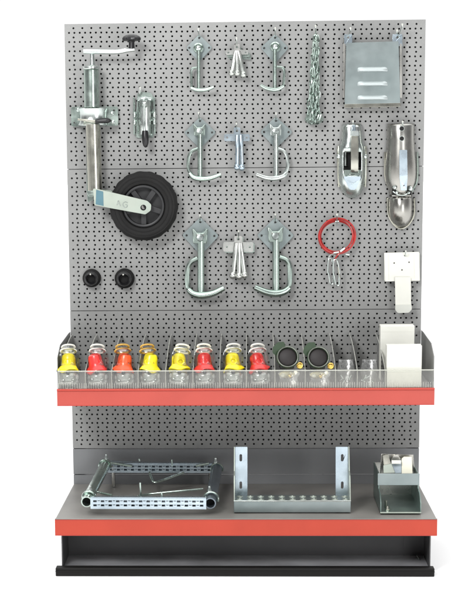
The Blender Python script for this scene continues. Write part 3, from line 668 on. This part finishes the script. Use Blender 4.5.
# ------------------------------------------------------------------ products in the bins
def pack(cx, kind, label, colm, back, yb, seed, tall=1.0, dx=0):
    rd = random.Random(seed)
    yd = -D2+.034 if not back else -D2+.115
    base = W(cx, 380, -yd); base.z = H2+.001
    x0 = base.x; lean = R(14)
    Mx = Matrix.Translation(Vector((x0, yd, H2+.003))) @ Matrix.Rotation(lean*-1, 4, 'X') @ Matrix.Rotation(R(rd.uniform(-7, 7)), 4, 'Y')
    def L(x, y, z): return Mx @ Vector((x, y, z))
    t = thing('blister_pack', (x0, yd, H2+.002), label, 'blister pack', 'coloured caps in blister packs')
    # back card / shell outline
    H = .115; w = .0315
    out = [(-w, .002), (w, .002), (w, .075)]
    for k in range(1, 12): a = math.pi*k/12; out.append((w*math.cos(a)*.97, .078+(H-.078)*math.sin(a)))
    out.append((-w, .075))
    P = [L(x, .014, z) for x, z in out]
    MB().plate(P, [], (Mx.to_3x3() @ Vector((0, -1, 0))), .0008).build('back_shell', 'blister', t)
    # domed front shell
    mb = MB(); rows = []; n1, n2 = 12, 14
    for i in range(n2+1):
        z = .004+(H-.008)*i/n2; hw = w-.003
        if z > .075: hw *= math.sqrt(max(.02, 1-((z-.075)/(H-.074))**2))
        row = []
        for j in range(n1+1):
            u = -1+2*j/n1; dep = (1-abs(u)**4)*(.040 if z < .05 else .038)*min(1, (i+.3)/1.2, (n2-i+.2)/1.6)
            if .045 < z < .054: dep *= .8
            row.append(L(u*hw, .013-dep, z+.0008*math.sin(u*9+i)))
        rows.append(row)
    mb.add([v for r_ in rows for v in r_], [(i*(n1+1)+j, i*(n1+1)+j+1, (i+1)*(n1+1)+j+1, (i+1)*(n1+1)+j) for i in range(n2) for j in range(n1)])
    mb.build('front_shell', 'blister', t, sharp=80)
    # header bows: bands looping over the cap
    for q, (hz, hr) in enumerate(((.0955, .0200), (.1065, .0165))):
        tl = rd.uniform(-.22, .22)
        pts = [L(hr*math.cos(2*math.pi*k/24), -.008+.009*math.cos(2*math.pi*k/24+1), hz+.0052*math.sin(2*math.pi*k/24)+tl*hr*.35*math.cos(2*math.pi*k/24)) for k in range(24)]
        MB().tube(pts, .0031, 8, True, flat=.7).build('header_band', kind, t)
    MB().tube([L(-.009+.018*k/8, -.006, .0955+.002*math.sin(math.pi*k/8)) for k in range(9)], .0030, 8).build('header_eye', 'blistertray', t)
    # bell shaped cap
    sk = 1.0
    prof = [(.0270, .0), (.0290, .002), (.0286, .005), (.0245, .010), (.0205, .017), (.0188, .026), (.0186, .036), (.0160, .0440), (.0100, .0485), (.0010, .050)]
    ax = (Mx.to_3x3() @ Vector((rd.uniform(-.24, .24), rd.uniform(-.2, .12), 1))).normalized()
    bl = MB().lathe(prof, L(rd.uniform(-.002, .002), -.004, .040), ax, 36)
    ph = rd.uniform(0, 6); cb0 = L(0, -.004, .040)      # the skirt waves a little
    for i, v in enumerate(bl.v):
        if i < 36*4:
            a = 2*math.pi*(i % 36)/36; v.z += .0042*math.sin(3*a+ph)*(1-(i//36)/4); v.x += .0020*math.sin(4*a+ph)
    cap = bl.build('cap', colm, t, solid=0)
    fc = L(0, -.0238, .064)
    MB().ring(fc, .0078, .0019, (Mx.to_3x3() @ Vector((0, -1, .1))), 24, 6).build('cap_ring', colm, cap)
    for sx in (-1, 1):
        MB().lathe([(.0045, 0), (.006, .004), (.006, .012), (.003, .014)], L(sx*.0195, 0, .040), (sx, 0, .5), 10).build('lug', 'blackplastic', t)
    MB().lathe([(.004, 0), (.0055, .002), (.0055, .006), (.001, .008)], L(0, -.022, .036), FN, 10).build('plug', 'blackplastic', t)
    # lower tray: wavy clear cup with glints
    mb = MB().lathe([(.010, .002), (.024, .004), (.0280, .012), (.0255, .018), (.0285, .024), (.0262, .030), (.0240, .035)], L(0, -.002, 0), (Mx.to_3x3() @ Vector((0, 0, 1))), 20, .72, ref=(1, 0, 0), cap=False)
    mb.build('lower_cup', 'blistertray', t, sharp=60)
    for sx in (-1, 1): MB().sphere(L(sx*.0125, -.023, .015+rd.uniform(-.002, .003)), .0032, 8, (1.5, .7, .9)).build('rivet', 'zinc', t)
    return t
bins = [(68.8, 'white', 'yellow', 'bell shaped yellow cap in clear pack with white bands, in the leftmost compartment'),
        (97.6, 'white', 'redcap', 'red cap in clear pack with white bands, between the two leftmost yellow caps'),
        (124.8, 'tag', 'orangered', 'orange red cap in clear pack with amber bands, third compartment from the left'),
        (151.0, 'tag', 'yellow', 'yellow cap in clear pack with amber bands, fourth compartment from the left'),
        (178.2, 'cream', 'yellow', 'yellow cap in clear pack with cream bands, fifth compartment from the left'),
        (205.2, 'cream', 'redcap', 'dark red cap in clear pack with cream bands, sixth compartment from the left'),
        (233.2, 'white', 'yellow', 'rightmost yellow cap in its clear pack, seventh compartment from the left'),
        (260.8, 'white', 'redcap', 'rightmost red cap in its clear pack, beside the black round sockets')]
for i, (cx, kd, cm, lb) in enumerate(bins):
    pack(cx, kd, lb, cm, False, 0, 11+i)

def socket_kit(cx, cy, label, seed):
    t = thing('trailer_socket', W(cx, 386, .33), label, 'socket', 'black round sockets in bags')
    d = .335; ax = Vector((.05, -1, .30)).normalized()
    c = W(cx, cy, d)
    MB().lathe([(.0265, -.020), (.0292, -.012), (.0302, 0), (.0296, .004), (.0266, .0055), (.0250, .004), (.0246, -.004)], c, ax, 36, cap=False).build('housing', 'greenflap', t)
    MB().lathe([(.026, -.02), (.0252, -.003), (.020, .0005), (.001, .002)], c, ax, 32).build('contact_face', 'face', t)
    MB().ring(c+ax*.0052, .0268, .0011, ax, 40, 8).build('bright_rim', 'steel', t)
    # hinged flap up at the left
    P = rpoly([W(cx-15.2, cy-4.5, d+.002), W(cx-14.6, cy-9.5, d+.004), W(cx-10, cy-14.5, d+.004), W(cx-3.5, cy-15, d+.002), W(cx-2, cy-10, d-.002), W(cx-9.5, cy-5, d-.002), W(cx-12, cy-1, d-.002)], .003)
    MB().plate(P, [], (0, 1, 0), .010).build('flap', 'greenflap', t, bevel=.002)
    MB().box(c.x-.021, c.x+.017, c.y-.004, c.y+.018, c.z-.031, c.z-.021).build('foot_flange', 'blackplastic', t, bevel=.002)
    br = W(cx+12.2, cy+8.6, d+.006)
    MB().ring(br, .0068, .0026, (0.1, -1, .35), 24, 10).build('brass_ring', 'brass', t)
    MB().lathe([(.0048, 0), (.0048, .010)], br+Vector((0, .010, -.001)), FN, 14).build('brass_core', 'brass', t)
    for (x, y, r_, mt) in ((cx-4.5, cy+18.2, .0058, 'cream'), (cx+8.0, cy+15.6, .0056, 'cream'), (cx+2.5, cy+19, .0068, 'brass')):
        MB().lathe([(r_, 0), (r_, .003), (r_*.7, .005), (.001, .0058)], W(x, y, d+.002), (rd_.uniform(-.3, .3), -1, .2), 10).build('screw_head', mt, t)
    MB().sphere(W(cx-.5, cy+17.6, d-.016), .0205, 16, (1.1, .45, .50)).build('filling', 'blob', t)
    # bag
    mb = MB(); rows = []; n1, n2 = 12, 8; b0 = W(cx+1, 387, d-.012)
    for i in range(n2+1):
        z = H2+.002+.040*i/n2; row = []
        for j in range(n1+1):
            u = -1+2*j/n1; row.append(Vector((b0.x+u*(.026+.003*math.sin(i*1.1)), -d-.006-(1-u*u)*.007*(1-i/n2*.6)-.0012*math.sin(j*2.1+i*1.7+seed), z)))
        rows.append(row)
    mb.add([v for r_ in rows for v in r_], [(i*(n1+1)+j, i*(n1+1)+j+1, (i+1)*(n1+1)+j+1, (i+1)*(n1+1)+j) for i in range(n2) for j in range(n1)])
    mb.build('bag', 'bag', t, sharp=80)
rd_ = random.Random(5)
socket_kit(287.6, 357, 'black round socket with green flap and brass ring, beside the last red cap', 1)
socket_kit(318.4, 357.4, 'black round socket with green flap and brass ring, right one of the pair', 2)

def small_bag(cx, cy, label, seed):
    r_ = random.Random(seed); d = D2-.03; b0 = W(cx, 386, d)
    t = thing('parts_bag', b0, label, 'bag of parts', 'small clear bags of parts')
    mb = MB(); rows = []; n1, n2 = 10, 12; hw = .021
    for i in range(n2+1):
        z = H2+.002+.072*i/n2; row = []
        for j in range(n1+1):
            u = -1+2*j/n1; row.append(Vector((b0.x+u*hw*(1-.12*math.sin(i*.7)), -d-(1-u*u)*.012*(1-.7*i/n2)-.0016*math.sin(j*1.9+i*2.2+seed), z)))
        rows.append(row)
    mb.add([v for r__ in rows for v in r__], [(i*(n1+1)+j, i*(n1+1)+j+1, (i+1)*(n1+1)+j+1, (i+1)*(n1+1)+j) for i in range(n2) for j in range(n1)])
    mb.build('bag_film', 'bag', t, sharp=80)
    for k in range(2):
        MB().ring(W(cx-3+5.5*k, cy+r_.uniform(-.6, .8), d-.002), .0068, .0014, (r_.uniform(-.4, .4), -1, .3), 20, 6).build('black_ring', 'blackplastic', t)
    for k in range(7):
        a = W(cx+r_.uniform(-6, 6), r_.uniform(376, 386), d-.003); v = Vector((r_.uniform(-1, 1), 0, r_.uniform(-.6, 1))).normalized()*.006
        MB().tube([a-v, a+v], .0014, 6).build('pin', 'zinc', t)
small_bag(345.8, 366.5, 'small clear bag with two dark rings, next to the right round socket', 4)
small_bag(369, 366, 'small clear bag with two dark rings, beside the white cartons', 9)

def carton(x0, x1, ytop, d, depth, label, zb=H2+.001, rz=0.):
    a = W(x0, ytop, d); b = W(x1, ytop, d)
    t = thing('carton', ((a.x+b.x)/2, -d+depth/2, zb), label, 'carton', 'white cartons')
    Mx = Matrix.Translation(((a.x+b.x)/2, -d, 0)) @ Matrix.Rotation(R(rz), 4, 'Z'); w = (b.x-a.x)/2
    MB().box(-w, w, 0, depth, zb, a.z, Mx).build('box_body', 'carton', t, bevel=.0012)
    MB().box(-w+.001, w-.001, -.0003, .0, a.z-.0162, a.z-.0160, Mx).build('flap_seam', 'whitegrey', t)
    return t
carton(387, 422, 345.6, .350, .040, 'nearer white carton standing against the riser at the right end of the shelf', rz=0)
carton(380.6, 414.6, 325.8, .205, .045, 'farther and taller white carton standing behind the other one', rz=0)

# ------------------------------------------------------------------ things on the base shelf
fr = thing('metal_frame', Z(150, 510, HB), 'rectangular zinc frame of tubes and perforated rails on the left of the base shelf', 'metal frame')
FL, FRr = W(86.6, 501.8, .425), W(210.3, 503.3, .425)
BL, BR = W(106, 463.5, .060), W(217.2, 467.2, .060)
zf = HB+.0175
def tubeh(a, b, r, parent, mt, name):
    ax = (b-a); L_ = ax.length
    MB().lathe([(r*.80, .030), (r*.80, 0), (r, 0), (r, L_), (r*.8, L_), (r*.8, L_-.03)], a, ax, 28, cap=False).build(name, mt, parent)
    MB().lathe([(r*.79, .0), (r*.79, .002)], a+ax.normalized()*.028, ax, 24).build('tube_hollow', 'hole', parent)
tubeh(FL, BL, .0150, fr, 'zincgreen', 'side_tube'); tubeh(FRr, BR, .0152, fr, 'bluesteel', 'side_tube')
def rail(a, b, parent, h=.0275, dep=.018, n=15):
    ax = (b-a); L_ = ax.length; ax = ax.normalized(); up = Vector((0, 0, 1)); nrm = ax.cross(up).normalized()
    if nrm.y > 0: nrm = -nrm
    o0 = a-up*h/2; P = [o0, o0+ax*L_, o0+ax*L_+up*h, o0+up*h]; holes = []
    for r_ in range(2):
        zc = h*(.30+.40*r_)
        for k in range(n):
            xc = L_*(k+.6+(.0 if r_ else 0))/(n+.2); hw = .0047; hh = .0026; q = []
            for x, z in ((-hw, -hh), (hw, -hh), (hw, hh), (-hw, hh)): q.append(o0+ax*(xc+x)+up*(zc+z))
            holes.append(q)
        for k in range(n-1):
            xc = L_*(k+1.1)/(n+.2); q = []
            for x, z in ((-.0035, -.0009), (.0035, -.0009), (.0035, .0009), (-.0035, .0009)): q.append(o0+ax*(xc+x)+up*(zc+.0012+z))
            holes.append(q)
    rl = MB().plate(P, holes, nrm, .002).build('perforated_rail', 'zincblue', parent)
    for s_ in (0, 1):
        z0 = o0+up*(h if s_ else -.002)
        MB().hexa([z0, z0+ax*L_, z0+ax*L_+up*.002, z0+up*.002], [p+(-nrm)*dep for p in (z0, z0+ax*L_, z0+ax*L_+up*.002, z0+up*.002)]).build('rail_flange', 'zincblue', rl)
    z0 = o0-nrm*dep
    MB().hexa([z0, z0+ax*L_, z0+ax*L_+up*h, z0+up*h], [p-nrm*.0015 for p in (z0, z0+ax*L_, z0+ax*L_+up*h, z0+up*h)]).build('rail_back', 'bluesteel', rl)
    return rl
rail(W(90.5, 503.0, .428), W(206.2, 503.4, .428), fr)
rail(W(107.5, 467.8, .075), W(213.5, 468.2, .075), fr, .024)
def clampring(c, dirx, r=.0165):
    pts = []
    for k in range(19):
        a = R(-20+220*k/18); pts.append(c+Vector((math.cos(a)*r*dirx*-1, 0, math.sin(a)*r)))
    e = pts[0 if dirx > 0 else 0]
    rg = MB().tube(pts, .0036, 8, flat=1.7).build('ring_clamp', 'zincgreen', fr)
    MB().lathe([(.005, 0), (.005, .006), (.003, .010), (.003, .016)], c+Vector((.004*dirx, 0, r)), (0, 0, 1), 6).build('clamp_nut', 'zinc', rg)
fd_ = (BL-FL).normalized(); fe = (BR-FRr).normalized()
clampring(FL+fd_*.035+Vector((.001, 0, .002)), 1); clampring(BL-fd_*.02, 1); clampring(FRr+fe*.035+Vector((0, 0, .002)), -1, .019); clampring(BR-fe*.02, -1)
for pts in ([W(91, 490.5, .37), W(100, 492.5, .36), W(112, 495.2, .38)], [W(203, 488.8, .33), W(180, 491, .34), W(150, 494, .36), W(138, 496, .38)],
            [W(149.5, 472, .10), W(151.5, 478.5, .13), W(155, 482, .15), (W(165, 479.5, .13)), W(184, 472.5, .10)],
            [W(108, 462.5, .08), W(120, 464.2, .08), W(132, 466, .08)], [W(209, 463.5, .08), W(203, 464.5, .08), W(196, 466, .08)]):
    MB().tube(smooth(pts, 5), .0034, 8, flat=.7).build('brace_wire', 'zincgreen', fr)
for (x, y0, y1, d) in ((140.2, 482.5, 496, .38), (161.6, 492.5, 500, .41), (171.8, 459.5, 466, .075), (139, 458.6, 461, .075)):
    MB().tube([W(x, y0, d), W(x+.6, y1, d)], .0025, 8).build('upright_pin', 'zincgreen', fr)
MB().tube([Vector((BL.x+.01, -.045, BL.z)), Vector((BR.x-.01, -.045, BR.z))], .006, 10).build('rear_bar', 'zincblue', fr)
MB().tube([Vector((BL.x+.02, -.05, HB)), Vector((BL.x+.02, -.055, BL.z))], .005, 8).build('rear_foot', 'steel', fr)
MB().tube([Vector((BR.x-.02, -.05, HB)), Vector((BR.x-.02, -.055, BR.z))], .005, 8).build('rear_foot', 'steel', fr)

# folding step: toothed tread between two slotted uprights
st = thing('step_bracket', Z(292, 508, HB), 'zinc step with toothed tread and two slotted uprights on the base shelf', 'step')
a, b = Z(233.8, 512.4, HB+.001), Z(350.8, 512.4, HB+.001); y0 = (a.y+b.y)/2; xL, xR = a.x, b.x
zt = W(290, 500.6, -y0).z
MB().box(xL, xR, y0, y0+.003, HB+.001, zt-.002).build('tread_front', 'zincmatt', st, bevel=.001)
MB().tube([(xL, y0+.0015, zt-.001), (xR, y0+.0015, zt-.001)], .0024, 8).build('tread_lip', 'zinc', st)
yr = y0+.085
td = MB().box(xL, xR, y0+.003, yr, zt-.004, zt-.002).build('tread', 'zincmatt', st)
n_ = 11
for r_ in range(2):
    for k in range(n_):
        x = xL+(xR-xL)*(k+.55+.0*r_)/n_; yy = y0+.022+.038*r_
        MB().lathe([(.0094, 0), (.0088, .0008), (.0078, .0020), (.0052, .0020), (.0046, .0006)], (x, yy, zt-.002), (0, 0, 1), 14, cap=False).build('tread_tooth', 'zincpale', td)
        MB().lathe([(.0045, 0), (.0045, .0006)], (x, yy, zt-.002), (0, 0, 1), 12).build('tooth_hole', 'hole', td)
du = -yr
for s_, (x0, x1, xs) in enumerate(((235.2, 247.4, 240.8), (335.6, 347.8, 342.2))):
    zt2 = W(290, 446.5, du).z; P = [W(x0, 446.6, du), W(x1, 446.6, du), W(x1, 498, du), W(x0, 498, du)]
    P[2].z = P[3].z = HB+.001
    up_ = MB().plate(rpoly(P, .002), [slot(W(xs, y, du), .0036, .0100) for y in (457.5, 484.8)], FN, .003).build('upright_bracket', 'zincblue', st, bevel=.0007)
    xo = (P[0].x, P[0].x-.003) if s_ == 0 else (P[1].x+.003, P[1].x)
    xo = min(xo); zz = zt2
    Q = [(xo, yr, HB+.001), (xo, y0+.003, HB+.001), (xo, y0+.003, zt+.004), (xo, y0+.020, zt+.045), (xo, y0+.030, zt+.062), (xo, y0+.052, zt+.070), (xo, yr, zz)]
    if s_ == 0: Q = [(xL, p[1], p[2]) for p in Q]
    else: Q = [(xR-.003, p[1], p[2]) for p in Q]
    MB().plate(Q, [], (1, 0, 0), .003).build('side_plate', 'zincpale', st, bevel=.0007)

# channel shoe with lid and cards
bx = thing('steel_tray', Z(400, 508, HB), 'greenish zinc U shaped tray with folded crossbar at the right end of the base shelf', 'metal tray')
a, b = Z(380.2, 513.6, HB+.001), Z(421.2, 513.6, HB+.001); y0 = (a.y+b.y)/2; xL, xR = a.x, b.x
yr = y0+.24
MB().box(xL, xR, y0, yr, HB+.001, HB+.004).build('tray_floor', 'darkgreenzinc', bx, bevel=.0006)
MB().tube([(xL, y0, HB+.0035), (xR, y0, HB+.0035)], .0022, 8).build('tray_lip', 'zincpale', bx)
z_b = W(400, 472.6, -(y0+.085)).z; z_a = W(400, 485, -(y0+.075)).z
for s_ in (0, 1):
    x = xL if s_ == 0 else xR-.003
    Q = [(x, y0, HB+.001), (x, y0, HB+.030), (x, y0+.030, HB+.050), (x, y0+.070, z_a-.008), (x, y0+.080, z_b), (x, yr, z_b), (x, yr, HB+.001)]
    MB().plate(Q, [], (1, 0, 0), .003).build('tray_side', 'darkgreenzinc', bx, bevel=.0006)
MB().box(xL-.002, xR+.002, y0+.072, y0+.075, z_a, z_b).build('crossbar', 'zincmatt', bx, bevel=.0008)
MB().box(xL, xR, yr-.003, yr, HB+.004, z_b).build('tray_back', 'steel', bx)
MB().lathe([(.007, 0), (.007, .003), (.005, .004), (.004, .012), (.001, .0125)], (xL+.022, y0+.028, HB+.004), (0, 0, 1), 6).build('bolt', 'zincwarm', bx)
MB().lathe([(.004, 0), (.004, .02)], (xL+.020, y0+.060, HB+.004), (0, 0, 1), 8).build('bolt', 'zincwarm', bx)
# saddle standing in the back of the tray
sd = thing('saddle_bracket', (xL+.05, y0+.15, z_b), 'bright bent saddle bracket lying in the back of the greenish tray', 'bracket')
dd = -(y0+.13)
def flapp(pts, mt, name, d0=dd, d1=None, th=.003):
    MB().plate([W(x, y, d) for x, y, d in pts], [], FN, th).build(name, mt, sd, bevel=.001)
flapp([(382.6, 455, dd), (388, 454, dd), (391.2, 463.5, dd+.01), (383.6, 466, dd+.01)], 'zincwarm', 'left_wing')
flapp([(383.2, 465, dd+.012), (391.5, 463.2, dd+.012), (395.2, 472.6, dd+.02), (383.2, 473, dd+.02)], 'zincpale', 'left_wing')
flapp([(401.5, 458.4, dd+.004), (404, 456.4, dd), (411.6, 456.6, dd), (412.6, 473.4, dd+.016), (401.6, 473.4, dd+.016)], 'cream', 'right_wing')
flapp([(391, 461, dd+.002), (401.6, 460.2, dd+.002), (401.6, 473, dd+.014), (393.6, 473, dd+.014)], 'zincblue', 'middle_web')
flapp([(391.4, 460, dd+.018), (401, 460, dd+.018), (401, 463.6, dd+.02), (391.4, 463.6, dd+.02)], 'white', 'label_tab')
mb = MB(); rows = []
for i in range(2):
    rows.append([W(391.2+9.8*j/8, 459.4-4.8*math.sin(math.pi*j/8), dd-.004-.03*i) for j in range(9)])
mb.add(rows[0]+rows[1]+[W(391.2, 460.5, dd-.004), W(401, 460.5, dd-.004)], [(j, j+1, j+10, j+9) for j in range(8)]+[tuple([18]+list(range(9))+[19])])
mb.build('saddle_hump', 'steel', sd)
flapp([(381, 453.5, dd-.03), (413.6, 454.5, dd-.03), (414.6, 473, dd-.03), (380, 473, dd-.03)], 'steel', 'rear_web')

# ------------------------------------------------------------------ setting
fl = MB(); fl.add([(-30, -12, 0), (30, -12, 0), (30, 60, 0), (-30, 60, 0)], [(0, 1, 2, 3)])
fo = fl.build('floor', 'floor'); fo['kind'] = 'structure'
# ------------------------------------------------------------------ light
w = bpy.data.worlds.new('World'); S.world = w; w.use_nodes = True
n, l = w.node_tree.nodes, w.node_tree.links; bg = n['Background']
tcn = n.new('ShaderNodeTexCoord'); sx = n.new('ShaderNodeSeparateXYZ'); l.new(tcn.outputs['Generated'], sx.inputs[0])
r1 = n.new('ShaderNodeValToRGB'); e = r1.color_ramp.elements
mr = n.new('ShaderNodeMapRange'); mr.inputs['From Min'].default_value = -1; mr.inputs['From Max'].default_value = 1
l.new(sx.outputs['Y'], mr.inputs['Value']); l.new(mr.outputs[0], r1.inputs[0])
e[0].position = .0; e[0].color = (.28, .28, .29, 1); e[1].position = .70; e[1].color = (1.05, 1.05, 1.05, 1)
ee = r1.color_ramp.elements.new(.25); ee.color = (.085, .085, .09, 1)
ee = r1.color_ramp.elements.new(.50); ee.color = (.20, .20, .205, 1)
nz = n.new('ShaderNodeTexNoise'); nz.inputs['Scale'].default_value = 2.2; nz.inputs['Detail'].default_value = 2; l.new(tcn.outputs['Generated'], nz.inputs['Vector'])
r2 = n.new('ShaderNodeValToRGB'); r2.color_ramp.elements[0].position = .42; r2.color_ramp.elements[1].position = .60
r2.color_ramp.elements[0].color = (.25, .25, .26, 1); r2.color_ramp.elements[1].color = (1.8, 1.8, 1.78, 1); l.new(nz.outputs['Fac'], r2.inputs[0])
# blotches of a studio room only on the camera's side of the world; clean white behind the stand
r3 = n.new('ShaderNodeValToRGB'); r3.color_ramp.elements[0].position = .35; r3.color_ramp.elements[1].position = .55
r3.color_ramp.elements[0].color = (1, 1, 1, 1); r3.color_ramp.elements[1].color = (0, 0, 0, 1); l.new(mr.outputs[0], r3.inputs[0])
mx = n.new('ShaderNodeMix'); mx.data_type = 'RGBA'; mx.blend_type = 'MULTIPLY'
l.new(r3.outputs[0], mx.inputs[0]); l.new(r1.outputs[0], mx.inputs[6]); l.new(r2.outputs[0], mx.inputs[7]); 
r4 = n.new('ShaderNodeMapRange'); r4.interpolation_type = 'SMOOTHSTEP'; r4.inputs['From Min'].default_value = .42; r4.inputs['From Max'].default_value = .85
l.new(sx.outputs['Z'], r4.inputs['Value'])
m5 = n.new('ShaderNodeMix'); m5.data_type = 'RGBA'; m5.inputs[7].default_value = (2.3, 2.3, 2.3, 1)
l.new(r4.outputs[0], m5.inputs[0]); l.new(mx.outputs[2], m5.inputs[6]); l.new(m5.outputs[2], bg.inputs['Color'])
bg.inputs['Strength'].default_value = 1.0
def area(name, loc, target, size, power, sy=None, col=(1, 1, 1)):
    L = bpy.data.lights.new(name, 'AREA'); L.shape = 'RECTANGLE'; L.size = size; L.size_y = sy or size; L.energy = power; L.color = col
    o = bpy.data.objects.new(name, L); COL.objects.link(o); o.location = loc
    o.rotation_euler = (Vector(target)-Vector(loc)).to_track_quat('-Z', 'Y').to_euler(); return o
area('key_light', (-1.2, -3.3, 2.5), (0, 0, .85), 0.8, 88)
area('fill_light', (1.7, -3.9, 1.0), (0, 0, .5), 1.0, 34)
vs = S.view_settings; S.display_settings.display_device = 'sRGB'; vs.view_transform = 'Standard'; vs.look = 'None'; vs.gamma = 1; vs.exposure = 0
S.render.engine = 'CYCLES'; S.cycles.transparent_max_bounces = 32; S.cycles.max_bounces = 10
